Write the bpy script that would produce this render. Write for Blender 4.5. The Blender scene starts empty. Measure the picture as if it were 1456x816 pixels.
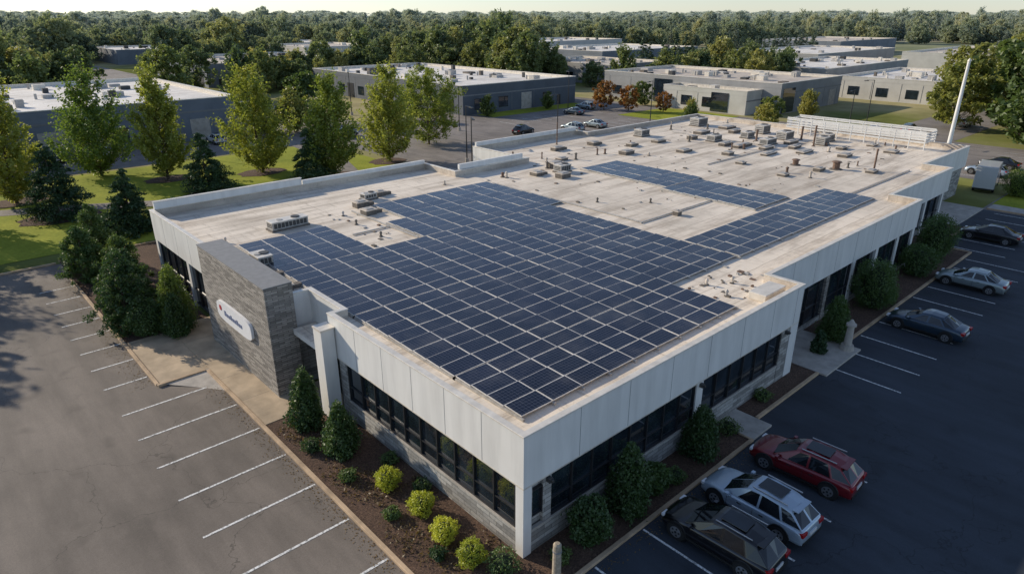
import bpy, math, random
import numpy as np
from mathutils import Vector, Matrix
R=random.Random(7)
sc=bpy.context.scene
COL=sc.collection
# ------------------------------------------------------------------ materials
def newmat(name):
    m=bpy.data.materials.new(name); m.use_nodes=True
    nt=m.node_tree
    return m,nt,nt.nodes["Principled BSDF"]
def nd(nt,t,**k):
    n=nt.nodes.new(t)
    for a,b in k.items(): setattr(n,a,b)
    return n
def ramp(nt,fac,stops):
    r=nd(nt,"ShaderNodeValToRGB"); e=r.color_ramp.elements
    while len(e)<len(stops): e.new(0.5)
    for i,(p,c) in enumerate(stops):
        e[i].position=p; e[i].color=(c[0],c[1],c[2],1)
    nt.links.new(fac,r.inputs[0]); return r.outputs[0]
def wpos(nt):
    return nd(nt,"ShaderNodeNewGeometry").outputs["Position"]
def noise(nt,vec,scale,detail=4,rough=.6,stretch=None):
    if stretch:
        mp=nd(nt,"ShaderNodeMapping"); mp.inputs["Scale"].default_value=stretch
        nt.links.new(vec,mp.inputs[0]); vec=mp.outputs[0]
    n=nd(nt,"ShaderNodeTexNoise"); n.inputs["Scale"].default_value=scale
    n.inputs["Detail"].default_value=detail; n.inputs["Roughness"].default_value=rough
    nt.links.new(vec,n.inputs["Vector"]); return n.outputs["Fac"]
def mix(nt,fac,a,b,mode='MIX'):
    n=nd(nt,"ShaderNodeMix",data_type='RGBA',blend_type=mode)
    for i,s in ((0,fac),(6,a),(7,b)):
        if isinstance(s,(int,float)): n.inputs[i].default_value=s
        elif isinstance(s,tuple): n.inputs[i].default_value=(s[0],s[1],s[2],1)
        else: nt.links.new(s,n.inputs[i])
    return n.outputs[2]
def mth(nt,op,a,b=None,c=None):
    n=nd(nt,"ShaderNodeMath",operation=op)
    for i,s in enumerate((a,b,c)):
        if s is None: continue
        if isinstance(s,(int,float)): n.inputs[i].default_value=s
        else: nt.links.new(s,n.inputs[i])
    return n.outputs[0]
def bump(nt,b,h,st=.3,d=.02):
    n=nd(nt,"ShaderNodeBump"); n.inputs["Strength"].default_value=st; n.inputs["Distance"].default_value=d
    nt.links.new(h,n.inputs["Height"]); nt.links.new(n.outputs[0],b.inputs["Normal"])
def haze_tint(nt,col,start=140,full=1600,hc=(.56,.60,.60)):  # aerial haze painted into the base colour, growing with distance from the origin
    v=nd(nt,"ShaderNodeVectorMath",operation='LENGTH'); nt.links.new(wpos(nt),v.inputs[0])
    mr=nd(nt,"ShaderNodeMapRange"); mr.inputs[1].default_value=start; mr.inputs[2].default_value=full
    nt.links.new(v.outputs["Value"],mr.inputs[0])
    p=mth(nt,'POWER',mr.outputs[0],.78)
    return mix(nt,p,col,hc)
def simple(name,c,rough=.7,metal=0,var=.12,scale=3,spec=.5):
    m,nt,b=newmat(name)
    n=noise(nt,wpos(nt),scale,5)
    lo=tuple(x*(1-var) for x in c); hi=tuple(min(1,x*(1+var)) for x in c)
    nt.links.new(ramp(nt,n,[(.3,lo),(.7,hi)]),b.inputs["Base Color"])
    b.inputs["Roughness"].default_value=rough; b.inputs["Metallic"].default_value=metal
    b.inputs["Specular IOR Level"].default_value=spec
    return m
def asphalt(name,c,warm=1.0):
    m,nt,b=newmat(name); p=wpos(nt)
    a=noise(nt,p,.12,6,.6); g=noise(nt,p,28,3,.7); st=noise(nt,p,.9,4,.6,(1,.18,1))
    base=ramp(nt,a,[(.28,tuple(x*.66 for x in c)),(.5,c),(.72,tuple(x*1.25 for x in c))])
    base=mix(nt,.4,base,ramp(nt,st,[(.35,(.32,.32,.32)),(.65,(.75,.75,.75))]),'OVERLAY')
    base=mix(nt,.5,base,ramp(nt,g,[(.3,(.3,.3,.3)),(.7,(.72,.72,.72))]),'OVERLAY')
    vo=nd(nt,"ShaderNodeTexVoronoi",feature='DISTANCE_TO_EDGE'); vo.inputs["Scale"].default_value=.13
    ns=nd(nt,"ShaderNodeTexNoise"); ns.inputs["Scale"].default_value=.6; ns.inputs["Detail"].default_value=5
    nt.links.new(p,ns.inputs["Vector"])
    av=nd(nt,"ShaderNodeVectorMath",operation='MULTIPLY_ADD'); av.inputs[1].default_value=(3,3,3)
    nt.links.new(ns.outputs["Color"],av.inputs[0]); nt.links.new(p,av.inputs[2]); nt.links.new(av.outputs[0],vo.inputs["Vector"])
    cr=mth(nt,'LESS_THAN',vo.outputs["Distance"],.0026)
    base=mix(nt,mth(nt,'MULTIPLY',cr,.6),base,tuple(x*.4 for x in c))
    sp=noise(nt,p,.55,2,.4); sf=ramp(nt,sp,[(.63,(0,0,0)),(.74,(1,1,1))])
    base=mix(nt,mth(nt,'MULTIPLY',sf,.45),base,tuple(x*.45 for x in c))
    nt.links.new(base,b.inputs["Base Color"]); b.inputs["Roughness"].default_value=.85
    bump(nt,b,g,.4,.01); return m
def paintline(name):
    m,nt,b=newmat(name); p=wpos(nt)
    n=noise(nt,p,9,5,.75); f=ramp(nt,n,[(.38,(0,0,0)),(.52,(1,1,1))])
    nt.links.new(mix(nt,f,(.16,.16,.15),(.80,.79,.76)),b.inputs["Base Color"]); b.inputs["Roughness"].default_value=.7
    return m
def roofmat(name,c=(.80,.70,.575),dark=(.31,.245,.18),seam=1.0):
    m,nt,b=newmat(name); p=wpos(nt)
    a=noise(nt,p,.10,7,.68); s=noise(nt,p,.55,6,.7,(.22,1.6,1)); s2=noise(nt,p,2.2,5,.7,(1.4,.25,1)); f=noise(nt,p,14,3,.7)
    base=ramp(nt,a,[(.3,tuple(x*.70 for x in c)),(.5,c),(.7,tuple(min(.9,x*1.1) for x in c))])
    base=mix(nt,ramp(nt,s,[(.47,(0,0,0)),(.70,(.8,.8,.8))]),base,dark)
    base=mix(nt,ramp(nt,s2,[(.54,(0,0,0)),(.74,(.62,.62,.62))]),base,tuple(x*.85 for x in dark))
    base=mix(nt,.35,base,ramp(nt,f,[(.3,(.35,.35,.35)),(.7,(.66,.66,.66))]),'OVERLAY')
    sx=nd(nt,"ShaderNodeSeparateXYZ"); nt.links.new(p,sx.inputs[0])
    wob=mth(nt,'MULTIPLY',noise(nt,p,.5,3),.25)
    ly=mth(nt,'FRACT',mth(nt,'DIVIDE',mth(nt,'ADD',sx.outputs[1],wob),1.9))
    lx=mth(nt,'FRACT',mth(nt,'DIVIDE',mth(nt,'ADD',sx.outputs[0],wob),9.5))
    l=mth(nt,'MAXIMUM',mth(nt,'LESS_THAN',ly,.045),mth(nt,'LESS_THAN',lx,.008))
    base=mix(nt,mth(nt,'MULTIPLY',l,.42*seam),base,dark)
    nt.links.new(base,b.inputs["Base Color"]); b.inputs["Roughness"].default_value=.8
    bump(nt,b,s,.5,.03); return m
def stone(name,c=(.21,.195,.175),bw=.6,bh=.11,mort=.012):
    m,nt,b=newmat(name); p=wpos(nt)
    sx=nd(nt,"ShaderNodeSeparateXYZ"); nt.links.new(p,sx.inputs[0])
    cb=nd(nt,"ShaderNodeCombineXYZ"); nt.links.new(mth(nt,'ADD',sx.outputs[0],sx.outputs[1]),cb.inputs[0]); nt.links.new(sx.outputs[2],cb.inputs[1])
    br=nd(nt,"ShaderNodeTexBrick"); br.inputs["Scale"].default_value=1; br.inputs["Brick Width"].default_value=bw; br.inputs["Row Height"].default_value=bh
    br.inputs["Mortar Size"].default_value=mort; br.inputs["Color1"].default_value=(*[x*.6 for x in c],1); br.inputs["Color2"].default_value=(*[x*1.4 for x in c],1)
    br.inputs["Mortar"].default_value=(*[x*.3 for x in c],1); br.inputs["Bias"].default_value=0
    nt.links.new(cb.outputs[0],br.inputs["Vector"])
    n=noise(nt,p,6,4,.7)
    col=mix(nt,.5,br.outputs["Color"],ramp(nt,n,[(.3,(.35,.35,.35)),(.7,(.65,.65,.65))]),'OVERLAY')
    nt.links.new(col,b.inputs["Base Color"]); b.inputs["Roughness"].default_value=.9
    bump(nt,b,mth(nt,'ADD',br.outputs["Fac"],mth(nt,'MULTIPLY',n,-1)),.7,-.03); return m
def panelwhite(name,c=(.80,.78,.74)):
    m,nt,b=newmat(name); p=wpos(nt)
    s=noise(nt,p,1.5,5,.6,(1,1,.12)); a=noise(nt,p,.35,3)
    col=ramp(nt,s,[(.3,tuple(x*.80 for x in c)),(.62,c)]); col=mix(nt,.22,col,ramp(nt,a,[(.3,tuple(x*.65 for x in c)),(.7,(.8,.8,.8))]))
    nt.links.new(col,b.inputs["Base Color"]); b.inputs["Roughness"].default_value=.55; return m
def foliage(name,stops,hz=False,tr=.35,nsc=.5,mul=1.0):
    m=bpy.data.materials.new(name); m.use_nodes=True; nt=m.node_tree; nt.nodes.clear()
    out=nd(nt,"ShaderNodeOutputMaterial"); oi=nd(nt,"ShaderNodeObjectInfo")
    n=noise(nt,wpos(nt),nsc,4,.7); n2=noise(nt,wpos(nt),5,2)
    v=mth(nt,'ADD',mth(nt,'MULTIPLY',n,.5),mth(nt,'ADD',mth(nt,'MULTIPLY',oi.outputs["Random"],.55),mth(nt,'MULTIPLY',n2,.25)))
    v=mth(nt,'MULTIPLY',v,.85)
    col=ramp(nt,v,[(p,tuple(min(.6,x*mul) for x in c)) for p,c in stops])
    if hz: col=haze_tint(nt,col)
    d=nd(nt,"ShaderNodeBsdfDiffuse"); t=nd(nt,"ShaderNodeBsdfTranslucent"); g=nd(nt,"ShaderNodeBsdfGlossy"); g.inputs["Roughness"].default_value=.5
    nt.links.new(col,d.inputs[0]); nt.links.new(mix(nt,.5,col,mix(nt,1.0,col,(1.6,1.6,.7),'MULTIPLY')),t.inputs[0])
    ms=nd(nt,"ShaderNodeMixShader"); ms.inputs[0].default_value=tr; nt.links.new(d.outputs[0],ms.inputs[1]); nt.links.new(t.outputs[0],ms.inputs[2])
    m2=nd(nt,"ShaderNodeMixShader"); m2.inputs[0].default_value=.04; nt.links.new(ms.outputs[0],m2.inputs[1]); nt.links.new(g.outputs[0],m2.inputs[2])
    nt.links.new(m2.outputs[0],out.inputs[0]); return m
def glassmat(name,c=(.012,.015,.018),rough=.04,ior=1.5):
    m,nt,b=newmat(name); n=noise(nt,wpos(nt),.9,3)
    nt.links.new(ramp(nt,n,[(.4,c),(.7,tuple(x*2.4 for x in c))]),b.inputs["Base Color"])
    b.inputs["IOR"].default_value=ior
    b.inputs["Roughness"].default_value=rough; b.inputs["Specular IOR Level"].default_value=.5; return m
def carpaint(name,c,metal=.3):
    m,nt,b=newmat(name); n=noise(nt,wpos(nt),300,1)
    nt.links.new(ramp(nt,n,[(.3,tuple(x*.85 for x in c)),(.7,tuple(x*1.1 for x in c))]),b.inputs["Base Color"])
    b.inputs["Metallic"].default_value=metal; b.inputs["Roughness"].default_value=.28; b.inputs["Coat Weight"].default_value=.8; b.inputs["Coat Roughness"].default_value=.05
    return m
M={}
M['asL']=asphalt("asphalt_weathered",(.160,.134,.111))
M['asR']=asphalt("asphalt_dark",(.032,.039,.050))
M['asF']=asphalt("asphalt_far",(.20,.175,.155))
M['line']=paintline("parking_line_paint")
M['roof']=roofmat("roof_membrane")
M['roofw']=roofmat("roof_white",(.82,.77,.70),(.44,.39,.33),.6)
M['rooft']=roofmat("roof_tan",(.60,.52,.43),(.30,.25,.20),.6)
M['stone']=stone("ledger_stone",(.29,.265,.235))
M['block']=stone("concrete_block",(.34,.325,.30),.8,.2,.01)
M['white']=panelwhite("white_fascia_panel")
M['cap']=simple("parapet_cap_metal",(.72,.66,.57),.45,.2,.16,2)
M['joint']=simple("panel_joint",(.22,.22,.22))
M['mull']=simple("window_frame_dark",(.03,.03,.032),.4)
M['glass']=glassmat("window_glass",(.010,.015,.020),.03,2.2)
M['conc']=simple("concrete",(.42,.38,.33),.85,0,.22,1.5)
M['curb']=simple("curb_concrete",(.46,.33,.21),.85,0,.3,1.2)
M['walk']=simple("walkway_concrete",(.44,.34,.23),.85,0,.28,.8)
M['hvac']=simple("hvac_metal",(.42,.40,.37),.6,.1,.25,4)
M['hvacd']=simple("hvac_louver_dark",(.05,.05,.05),.6)
M['rust']=simple("rusty_vent",(.16,.10,.07),.8,0,.4,5)
M['ballast']=simple("roof_curb_tar",(.15,.13,.11),.9,0,.35,4)
M['bark']=simple("bark",(.10,.075,.055),.95,0,.4,6)
def mulch():
    m,nt,b=newmat("mulch"); p=wpos(nt)
    a=noise(nt,p,.7,4); g=noise(nt,p,13,5,.8)
    c=ramp(nt,g,[(.32,(.030,.018,.012)),(.55,(.125,.072,.047)),(.75,(.28,.19,.12))])
    nt.links.new(mix(nt,.4,c,ramp(nt,a,[(.35,(.3,.3,.3)),(.65,(.7,.7,.7))]),'OVERLAY'),b.inputs["Base Color"])
    b.inputs["Roughness"].default_value=1; bump(nt,b,g,1,.06); return m
M['mulch']=mulch()
def grass(name,a,b2,hz=False):
    m,nt,b=newmat(name); p=wpos(nt)
    n=noise(nt,p,.15,6,.65); g=noise(nt,p,3,4,.8)
    c=ramp(nt,n,[(.3,a),(.7,b2)]); c=mix(nt,.5,c,ramp(nt,g,[(.3,(.3,.3,.3)),(.7,(.7,.7,.7))]),'OVERLAY')
    nt.links.new(c,b.inputs["Base Color"]); b.inputs["Roughness"].default_value=.95; b.inputs["Specular IOR Level"].default_value=.1
    bump(nt,b,g,.6,.05); return m
M['lawn']=grass("lawn_grass",(.18,.22,.025),(.37,.38,.05))
def groundm():
    m,nt,b=newmat("ground_terrain"); p=wpos(nt)
    n=noise(nt,p,.009,5,.6); n2=noise(nt,p,.15,5,.7)
    c=ramp(nt,n,[(.35,(.07,.10,.03)),(.46,(.19,.20,.065)),(.56,(.42,.36,.20)),(.64,(.32,.30,.11)),(.75,(.13,.16,.05))])
    c=mix(nt,.5,c,ramp(nt,n2,[(.3,(.3,.3,.3)),(.7,(.7,.7,.7))]),'OVERLAY'); c=haze_tint(nt,c,300,2000,(.58,.61,.60))
    nt.links.new(c,b.inputs["Base Color"]); b.inputs["Roughness"].default_value=1; b.inputs["Specular IOR Level"].default_value=0; return m
M['ground']=groundm()
M['dec']=foliage("leaves_deciduous",[(.15,(.035,.065,.015)),(.45,(.075,.115,.022)),(.75,(.15,.17,.03)),(.95,(.24,.21,.04))],mul=1.75,tr=.45)
M['popy']=foliage("leaves_yellow_green",[(.2,(.10,.13,.025)),(.6,(.20,.20,.04)),(.95,(.30,.25,.05))],tr=.5,mul=1.9)
M['con']=foliage("needles_conifer",[(.2,(.014,.030,.014)),(.6,(.030,.058,.022)),(.95,(.06,.09,.03))],tr=.15,mul=1.6)
M['shr']=foliage("shrub_leaves",[(.2,(.022,.045,.014)),(.6,(.05,.085,.022)),(.95,(.10,.13,.03))],tr=.3,mul=1.7)
M['yel']=foliage("yellow_shrub_leaves",[(.15,(.16,.20,.02)),(.5,(.32,.34,.03)),(.95,(.48,.46,.05))],tr=.38,mul=1.35)
M['org']=foliage("autumn_leaves",[(.2,(.22,.11,.03)),(.6,(.30,.13,.035)),(.95,(.36,.22,.05))],tr=.4,mul=1.2)
FS=[(.12,(.022,.040,.014)),(.36,(.050,.075,.022)),(.60,(.10,.12,.03)),(.9,(.26,.22,.06))]
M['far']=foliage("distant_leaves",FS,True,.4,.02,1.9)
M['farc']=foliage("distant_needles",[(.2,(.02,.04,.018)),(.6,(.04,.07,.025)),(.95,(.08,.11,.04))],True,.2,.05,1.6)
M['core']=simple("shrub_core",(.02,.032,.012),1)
def solar():
    m,nt,b=newmat("solar_cells"); p=wpos(nt)
    sx=nd(nt,"ShaderNodeSeparateXYZ"); nt.links.new(p,sx.inputs[0])
    a=mth(nt,'LESS_THAN',mth(nt,'FRACT',mth(nt,'DIVIDE',sx.outputs[0],.1667)),.09)
    c=mth(nt,'LESS_THAN',mth(nt,'FRACT',mth(nt,'DIVIDE',sx.outputs[1],.1667)),.09)
    l=mth(nt,'MAXIMUM',a,c)
    n=noise(nt,p,.5,5,.7); n2=noise(nt,p,.25,2)
    base=ramp(nt,n2,[(.35,(.004,.006,.016)),(.65,(.008,.011,.028))])
    base=mix(nt,mth(nt,'MULTIPLY',l,.5),base,(.14,.15,.19))
    base=mix(nt,ramp(nt,n,[(.48,(0,0,0)),(.8,(.16,.16,.16))]),base,(.30,.28,.25))
    nt.links.new(base,b.inputs["Base Color"])
    nt.links.new(ramp(nt,n,[(.3,(.10,.10,.10)),(.7,(.28,.28,.28))]),b.inputs["Roughness"])
    b.inputs["Specular IOR Level"].default_value=.42; return m
M['pv']=solar()
M['pvf']=simple("solar_frame_aluminium",(.72,.69,.64),.5,.1,.18,2)
M['tyre']=simple("tyre_rubber",(.015,.015,.015),.9)
M['rim']=simple("alloy_rim",(.45,.45,.46),.3,.8)
M['blk']=simple("black_trim",(.012,.012,.012),.5)
M['cgl']=glassmat("car_glass",(.008,.010,.012),.03,1.6)
M['red']=simple("tail_light_red",(.35,.01,.01),.25)
M['head']=simple("head_light",(.7,.7,.7),.15)
M['plate']=simple("plate_white",(.6,.6,.6),.5)
# ------------------------------------------------------------------ mesh builder
class MB:
    def __init__(s): s.v=[];s.f=[];s.m=[];s.mats=[]
    def mi(s,m):
        if m not in s.mats: s.mats.append(m)
        return s.mats.index(m)
    def face(s,pts,m):
        b=len(s.v); s.v+= [tuple(p) for p in pts]; s.f.append(tuple(range(b,b+len(pts)))); s.m.append(s.mi(m))
    def raw(s,vs,fs,m):
        b=len(s.v); s.v+=[tuple(p) for p in vs]; i=s.mi(m)
        for f in fs: s.f.append(tuple(b+k for k in f)); s.m.append(i)
    def box(s,x0,x1,y0,y1,z0,z1,m,top=None):
        vs=[(x0,y0,z0),(x1,y0,z0),(x1,y1,z0),(x0,y1,z0),(x0,y0,z1),(x1,y0,z1),(x1,y1,z1),(x0,y1,z1)]
        s.raw(vs,[(0,3,2,1),(0,1,5,4),(1,2,6,5),(2,3,7,6),(3,0,4,7)],m); s.face(vs[4:],top or m)
    def cyl(s,c,r0,r1,h,m,n=12,axis='z',cap=None):
        vs=[];
        for k,(r,t) in enumerate(((r0,0),(r1,h))):
            for i in range(n):
                a=2*math.pi*i/n; u,w=r*math.cos(a),r*math.sin(a)
                if axis=='z': vs.append((c[0]+u,c[1]+w,c[2]+t))
                elif axis=='y': vs.append((c[0]+u,c[1]+t,c[2]+w))
                else: vs.append((c[0]+t,c[1]+u,c[2]+w))
        s.raw(vs,[(i,(i+1)%n,n+(i+1)%n,n+i) for i in range(n)],m)
        s.raw(vs,[tuple(range(n,2*n)),tuple(reversed(range(n)))],cap or m)
    def build(s,name,parent=None,loc=(0,0,0),rot=0,smooth=False,bevel=0):
        me=bpy.data.meshes.new(name); me.from_pydata(s.v,[],s.f)
        for m in s.mats: me.materials.append(m)
        me.polygons.foreach_set("material_index",s.m)
        if smooth: me.polygons.foreach_set("use_smooth",[True]*len(s.f))
        me.update()
        o=bpy.data.objects.new(name,me); COL.objects.link(o); o.location=loc; o.rotation_euler=(0,0,rot)
        if parent: o.parent=parent
        if bevel:
            w=o.modifiers.new("weld",'WELD'); w.merge_threshold=.0005
            b=o.modifiers.new("b",'BEVEL'); b.width=bevel; b.segments=2; b.limit_method='ANGLE'; b.angle_limit=math.radians(28)
        return o
def empty(name,loc=(0,0,0),rot=0):
    e=bpy.data.objects.new(name,None); COL.objects.link(e); e.location=loc; e.rotation_euler=(0,0,rot); e.empty_display_size=.5
    return e
def offset_poly(P,d):
    n=len(P);Q=[]
    for i in range(n):
        a,b,c=P[i-1],P[i],P[(i+1)%n]
        def nrm(p,q):
            dx,dy=q[0]-p[0],q[1]-p[1]; l=math.hypot(dx,dy); return (-dy/l,dx/l)
        n1,n2=nrm(a,b),nrm(b,c)
        if abs(n1[0]-n2[0])<1e-6 and abs(n1[1]-n2[1])<1e-6: Q.append((b[0]+n1[0]*d,b[1]+n1[1]*d))
        else: Q.append((b[0]+(n1[0]+n2[0])*d,b[1]+(n1[1]+n2[1])*d))
    return Q
def ring(mb,P,do,di,z0,z1,m,mt=None):
    O=offset_poly(P,do); I=offset_poly(P,di); n=len(P); mt=mt or m
    for i in range(n):
        j=(i+1)%n
        mb.face([(*O[i],z0),(*O[j],z0),(*O[j],z1),(*O[i],z1)],m)
        mb.face([(*I[j],z0),(*I[i],z0),(*I[i],z1),(*I[j],z1)],mt)
        mb.face([(*O[i],z1),(*O[j],z1),(*I[j],z1),(*I[i],z1)],mt)
        mb.face([(*O[j],z0),(*O[i],z0),(*I[i],z0),(*I[j],z0)],m)
def prism(mb,P,z0,z1,m,mt):
    n=len(P)
    for i in range(n):
        j=(i+1)%n; mb.face([(*P[i],z0),(*P[j],z0),(*P[j],z1),(*P[i],z1)],m)
    mb.face([(*p,z1) for p in P],mt)
# ------------------------------------------------------------------ ground
g=MB(); S=6000
g.face([(-S,-S,0),(S,-S,0),(S,S,0),(-S,S,0)],M['ground']); g.build("ground")
def sheet(name,rects,z,m):
    b=MB()
    for r in rects: b.face([(r[0],r[2],z),(r[1],r[2],z),(r[1],r[3],z),(r[0],r[3],z)],m)
    return b.build(name)
sheet("parking_lot_asphalt",[(-60,-3.5,-40,49)],.02,M['asL'])
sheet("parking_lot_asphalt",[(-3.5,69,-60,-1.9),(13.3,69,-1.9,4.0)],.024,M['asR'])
# separate, non-overlapping road sheets
sheet("road_asphalt",[(-120,107,86,99.5)],.012,M['asF'])
sheet("road_asphalt",[(38,71,48,86),(71,112,48,85.99),(69.01,112,-30,3),(84,112,3.01,47.99),(112.01,300,18,30),(30,52,99.51,159.9),(30,52,175.1,300),(107.01,113,86,250)],.012,M['asF'])
sheet("road_asphalt",[(-200,60,160,175)],.012,M['asF'])
def blob(name,paths,z,m,w):
    b=MB()
    for k,pts in enumerate(paths):
        L=[]; zz=z+.004*k
        for i,(x,y) in enumerate(pts):
            a=pts[max(0,i-1)]; c=pts[min(len(pts)-1,i+1)]; dx,dy=c[0]-a[0],c[1]-a[1]; l=math.hypot(dx,dy)
            L.append(((x-dy/l*w/2,y+dx/l*w/2,zz),(x+dy/l*w/2,y-dx/l*w/2,zz)))
        for i in range(len(L)-1): b.face([L[i][1],L[i+1][1],L[i+1][0],L[i][0]],m)
    return b.build(name)
sheet("lawn",[(-40,-4,52,72),(-4,-3.9,50.5,60),(-3.89,36,50.5,60.5),(-2,36,63,85),(-60,-6,74,85),(75,104,88.2,93.5),(96,112,56,74),(88,103,22,44),(72,84,-1.0,2.8),(72,104,-30,-6),(-3.9,-2.1,60.6,75),(36.1,38,50,58)],.03,M['lawn'])
blob("footpath",[[(-40,73.5),(-12,72.6),(0,67),(10,61.5),(22,60.8),(38,61)],[(28,61),(31,70),(33,86)]],.045,M['asF'],2.6)
sheet("mulch_bed",[(-6,33,41.2,49.6),(-6,-.9,29.6,41.19)],.05,M['mulch'])
b=MB()
for (cx_,cy_,rx,ry) in ((10.5,75,3,2),(20.5,71,3,2.2),(26.5,63.3,2.6,1.4),(36.3,66,2.6,2.2),(-5.5,74.5,3,2),(-3.2,64.6,3.6,2.6),(11.6,64.4,3,1.6)):
    b.face([(cx_+rx*math.cos(t*math.pi/8)*(1+.1*math.sin(t*3)),cy_+ry*math.sin(t*math.pi/8),.06) for t in range(16)],M['mulch'])
b.build("tree_mulch_ring")
b=MB(); b.box(-3.42,.2,-1.8,15,0,.11,M['mulch']); b.box(.2,13.2,-1.8,.1,0,.112,M['mulch']); b.box(15.2,22,-1.0,.1,0,.11,M['mulch']); b.box(21,22,.1,2.1,0,.11,M['mulch']); b.box(26.8,52,-.45,2.1,0,.11,M['mulch'])
b.box(45,60,2.1,4.3,0,.11,M['mulch']); b.build("planting_bed")
b=MB(); b.box(-3.42,-.6,15.01,30.0,0,.13,M['walk']); b.box(-6.05,-3.43,22.8,29.5,0,.10,M['walk'])
b.face([(-3.43,19.6,.026),(-3.43,22.79,.1),(-6.0,22.79,.1),(-4.6,21.2,.026)],M['conc'])
b.box(-.6,2.2,14.1,17.2,0,.135,M['walk'])
for y in (18,21,24,27): b.box(-3.4,-1.9,y-.012,y+.012,.12,.132,M['ballast'])
b.build("sidewalk",bevel=.02)
b=MB(); b.box(13.35,15.15,-1.95,.2,0,.13,M['conc']); b.box(22.05,26.75,-1.6,2.1,0,.13,M['conc']); b.box(60,69,2.8,6.7,0,.13,M['conc']); b.box(69.5,71.8,-30,2.6,0,.12,M['conc']); b.build("sidewalk",bevel=.02)
def curb(segs):
    b=MB()
    for (x0,x1,y0,y1) in segs: b.box(x0,x1,y0,y1,0,.16,M['curb'])
    return b.build("curb",bevel=.02)
curb([(-3.62,-3.44,-1.8,22.6),(-6.25,-6.07,22.8,47),(-6.2,-3.63,22.6,22.78),(-3.62,13.2,-2.0,-1.82),(13.2,13.33,-2.0,-1.2),(15.2,22,-1.2,-1.02),(26.8,52,-.65,-.47),(52,52.2,-.65,2.1),(52.2,60,1.9,2.1),(69.3,69.48,-30,2.6),(-40,-6.3,49,49.2),(-6,33,49.65,49.83)])
b=MB()
def stripe(x0,x1,y0,y1,z=.029): b.face([(x0,y0,z),(x1,y0,z),(x1,y1,z),(x0,y1,z)],M['line'])
for y in (.6,3.5,6.4,9.3,12.2,15.1,18.0,20.85): stripe(-8.45,-3.7,y-.055,y+.055)
for y in (24.3,27.1,29.8,32.4,35.0,37.5,40.1,42.7): stripe(-8.5,-6.3,y-.055,y+.055)
for x in (1.75,4.65,7.5,10.6,14.2): stripe(x-.05,x+.05,-6.9,-2.05)
for x in (23.3,26.1,28.9,31.9,35.0,38.1,41.1,44.1,47.1,50.1): stripe(x-.05,x+.05,-5.1,-.75)
for x in (53,56,59,62,65,68): stripe(x-.055,x+.055,-2.9,1.6)
for x in range(40,70,3): stripe(x,x+.12,52,57)
for x in range(72,104,3): stripe(x,x+.14,78,83)
for x in range(72,94,3): stripe(x,x+.14,64,69)
for x in range(86,110,3): stripe(x,x+.14,5,10)
b.build("parking_lines")
# ------------------------------------------------------------------ main building
E=empty("office_building")
OUT=[(0,0),(20.9,0),(20.9,2),(45,2),(45,4.2),(60,4.2),(60,6.6),(74,6.6),(74,41.5),(50,41.5),(50,43.5),(33.3,43.5),(33.3,35),(24.3,35),(24.3,39.8),(-.8,39.8),(-.8,17.4),(.75,17.4),(.75,14),(0,14)]
b=MB(); prism(b,offset_poly(OUT,.22),0,4.98,M['block'],M['roof']); b.build("walls_and_roof_deck",E)
b=MB(); ring(b,OUT,0,.24,3.25,5.46,M['white'],M['rooft']); b.build("fascia",E)
b=MB(); ring(b,OUT,-.035,.27,5.46,5.52,M['cap']); b.build("parapet_cap",E,bevel=.015)
b=MB(); b.box(-.5,11.2,39.48,39.74,5.53,6.05,M['white']); b.box(-.53,11.25,39.45,39.77,6.05,6.1,M['cap']); b.box(11.3,24.0,39.48,39.74,5.53,5.85,M['white']); b.box(24.8,32.9,35.05,35.3,5.53,6.0,M['white']); b.box(33.5,49.6,43.1,43.35,5.53,5.95,M['white']); b.build("raised_back_parapet",E)
def fac(mb,axis,P,s0,s1,d0,d1,z0,z1,m):
    if axis=='y': mb.box(s0,s1,P+d0,P+d1,z0,z1,m)
    else: mb.box(P+d0,P+d1,s0,s1,z0,z1,m)
def pane(mb,axis,P,s0,s1,d,z0,z1,m,t1,t2):
    L=[(s0,d-t1,z0),(s1,d+t1,z0),(s1,d+t1+t2,z1),(s0,d-t1+t2,z1)]
    q=[(s,P+dd,z) if axis=='y' else (P+dd,s,z) for s,dd,z in L]
    mb.face(q,m)
def windows(mb,axis,P,s0,s1,z0,z1,step=1.2,transom=True):
    n=max(1,round((s1-s0)/step))
    for i in range(n):
        a,c=s0+(s1-s0)*i/n,s0+(s1-s0)*(i+1)/n
        pane(mb,axis,P,a,c,.17,z0,z1,M['glass'],R.uniform(-.010,.010),R.uniform(-.014,.014))
    fac(mb,axis,P,s0,s1,.07,.2,z0-.0,z0+.06,M['mull']); fac(mb,axis,P,s0,s1,.07,.2,z1-.06,z1+.01,M['mull'])
    for i in range(n+1):
        s=s0+(s1-s0)*i/n; fac(mb,axis,P,s-.03,s+.03,.08,.21,z0+.06,z1-.06,M['mull'])
    if transom: fac(mb,axis,P,s0,s1,.1,.195,z0+(z1-z0)*.36,z0+(z1-z0)*.36+.05,M['mull'])
w=MB()
windows(w,'y',0,1.5,11.0,1.2,3.24); windows(w,'y',0,11.6,19.1,1.2,3.24); windows(w,'y',0,.5,1.05,1.7,2.9,1,False)
windows(w,'x',0,.55,12.6,1.2,3.24)
windows(w,'y',2,23.45,44,.5,3.24,1.6); windows(w,'y',4.2,46,59,.7,3.24,1.6); 
windows(w,'x',-.8,27,39,.3,3.24,1.5)
windows(w,'x',.75,14.2,17.2,.15,3.24,1.0)
w.build("windows",E)
w=MB()
for (ax,P,s0,s1,t) in (('y',0,.42,19.1,1.2),('x',0,.42,12.6,1.2)):
    fac(w,ax,P,s0,s1,.04,.26,0,t-.002,M['block']); fac(w,ax,P,s0,s1,-.0,.15,t-.06,t+.0,M['conc'])
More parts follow.
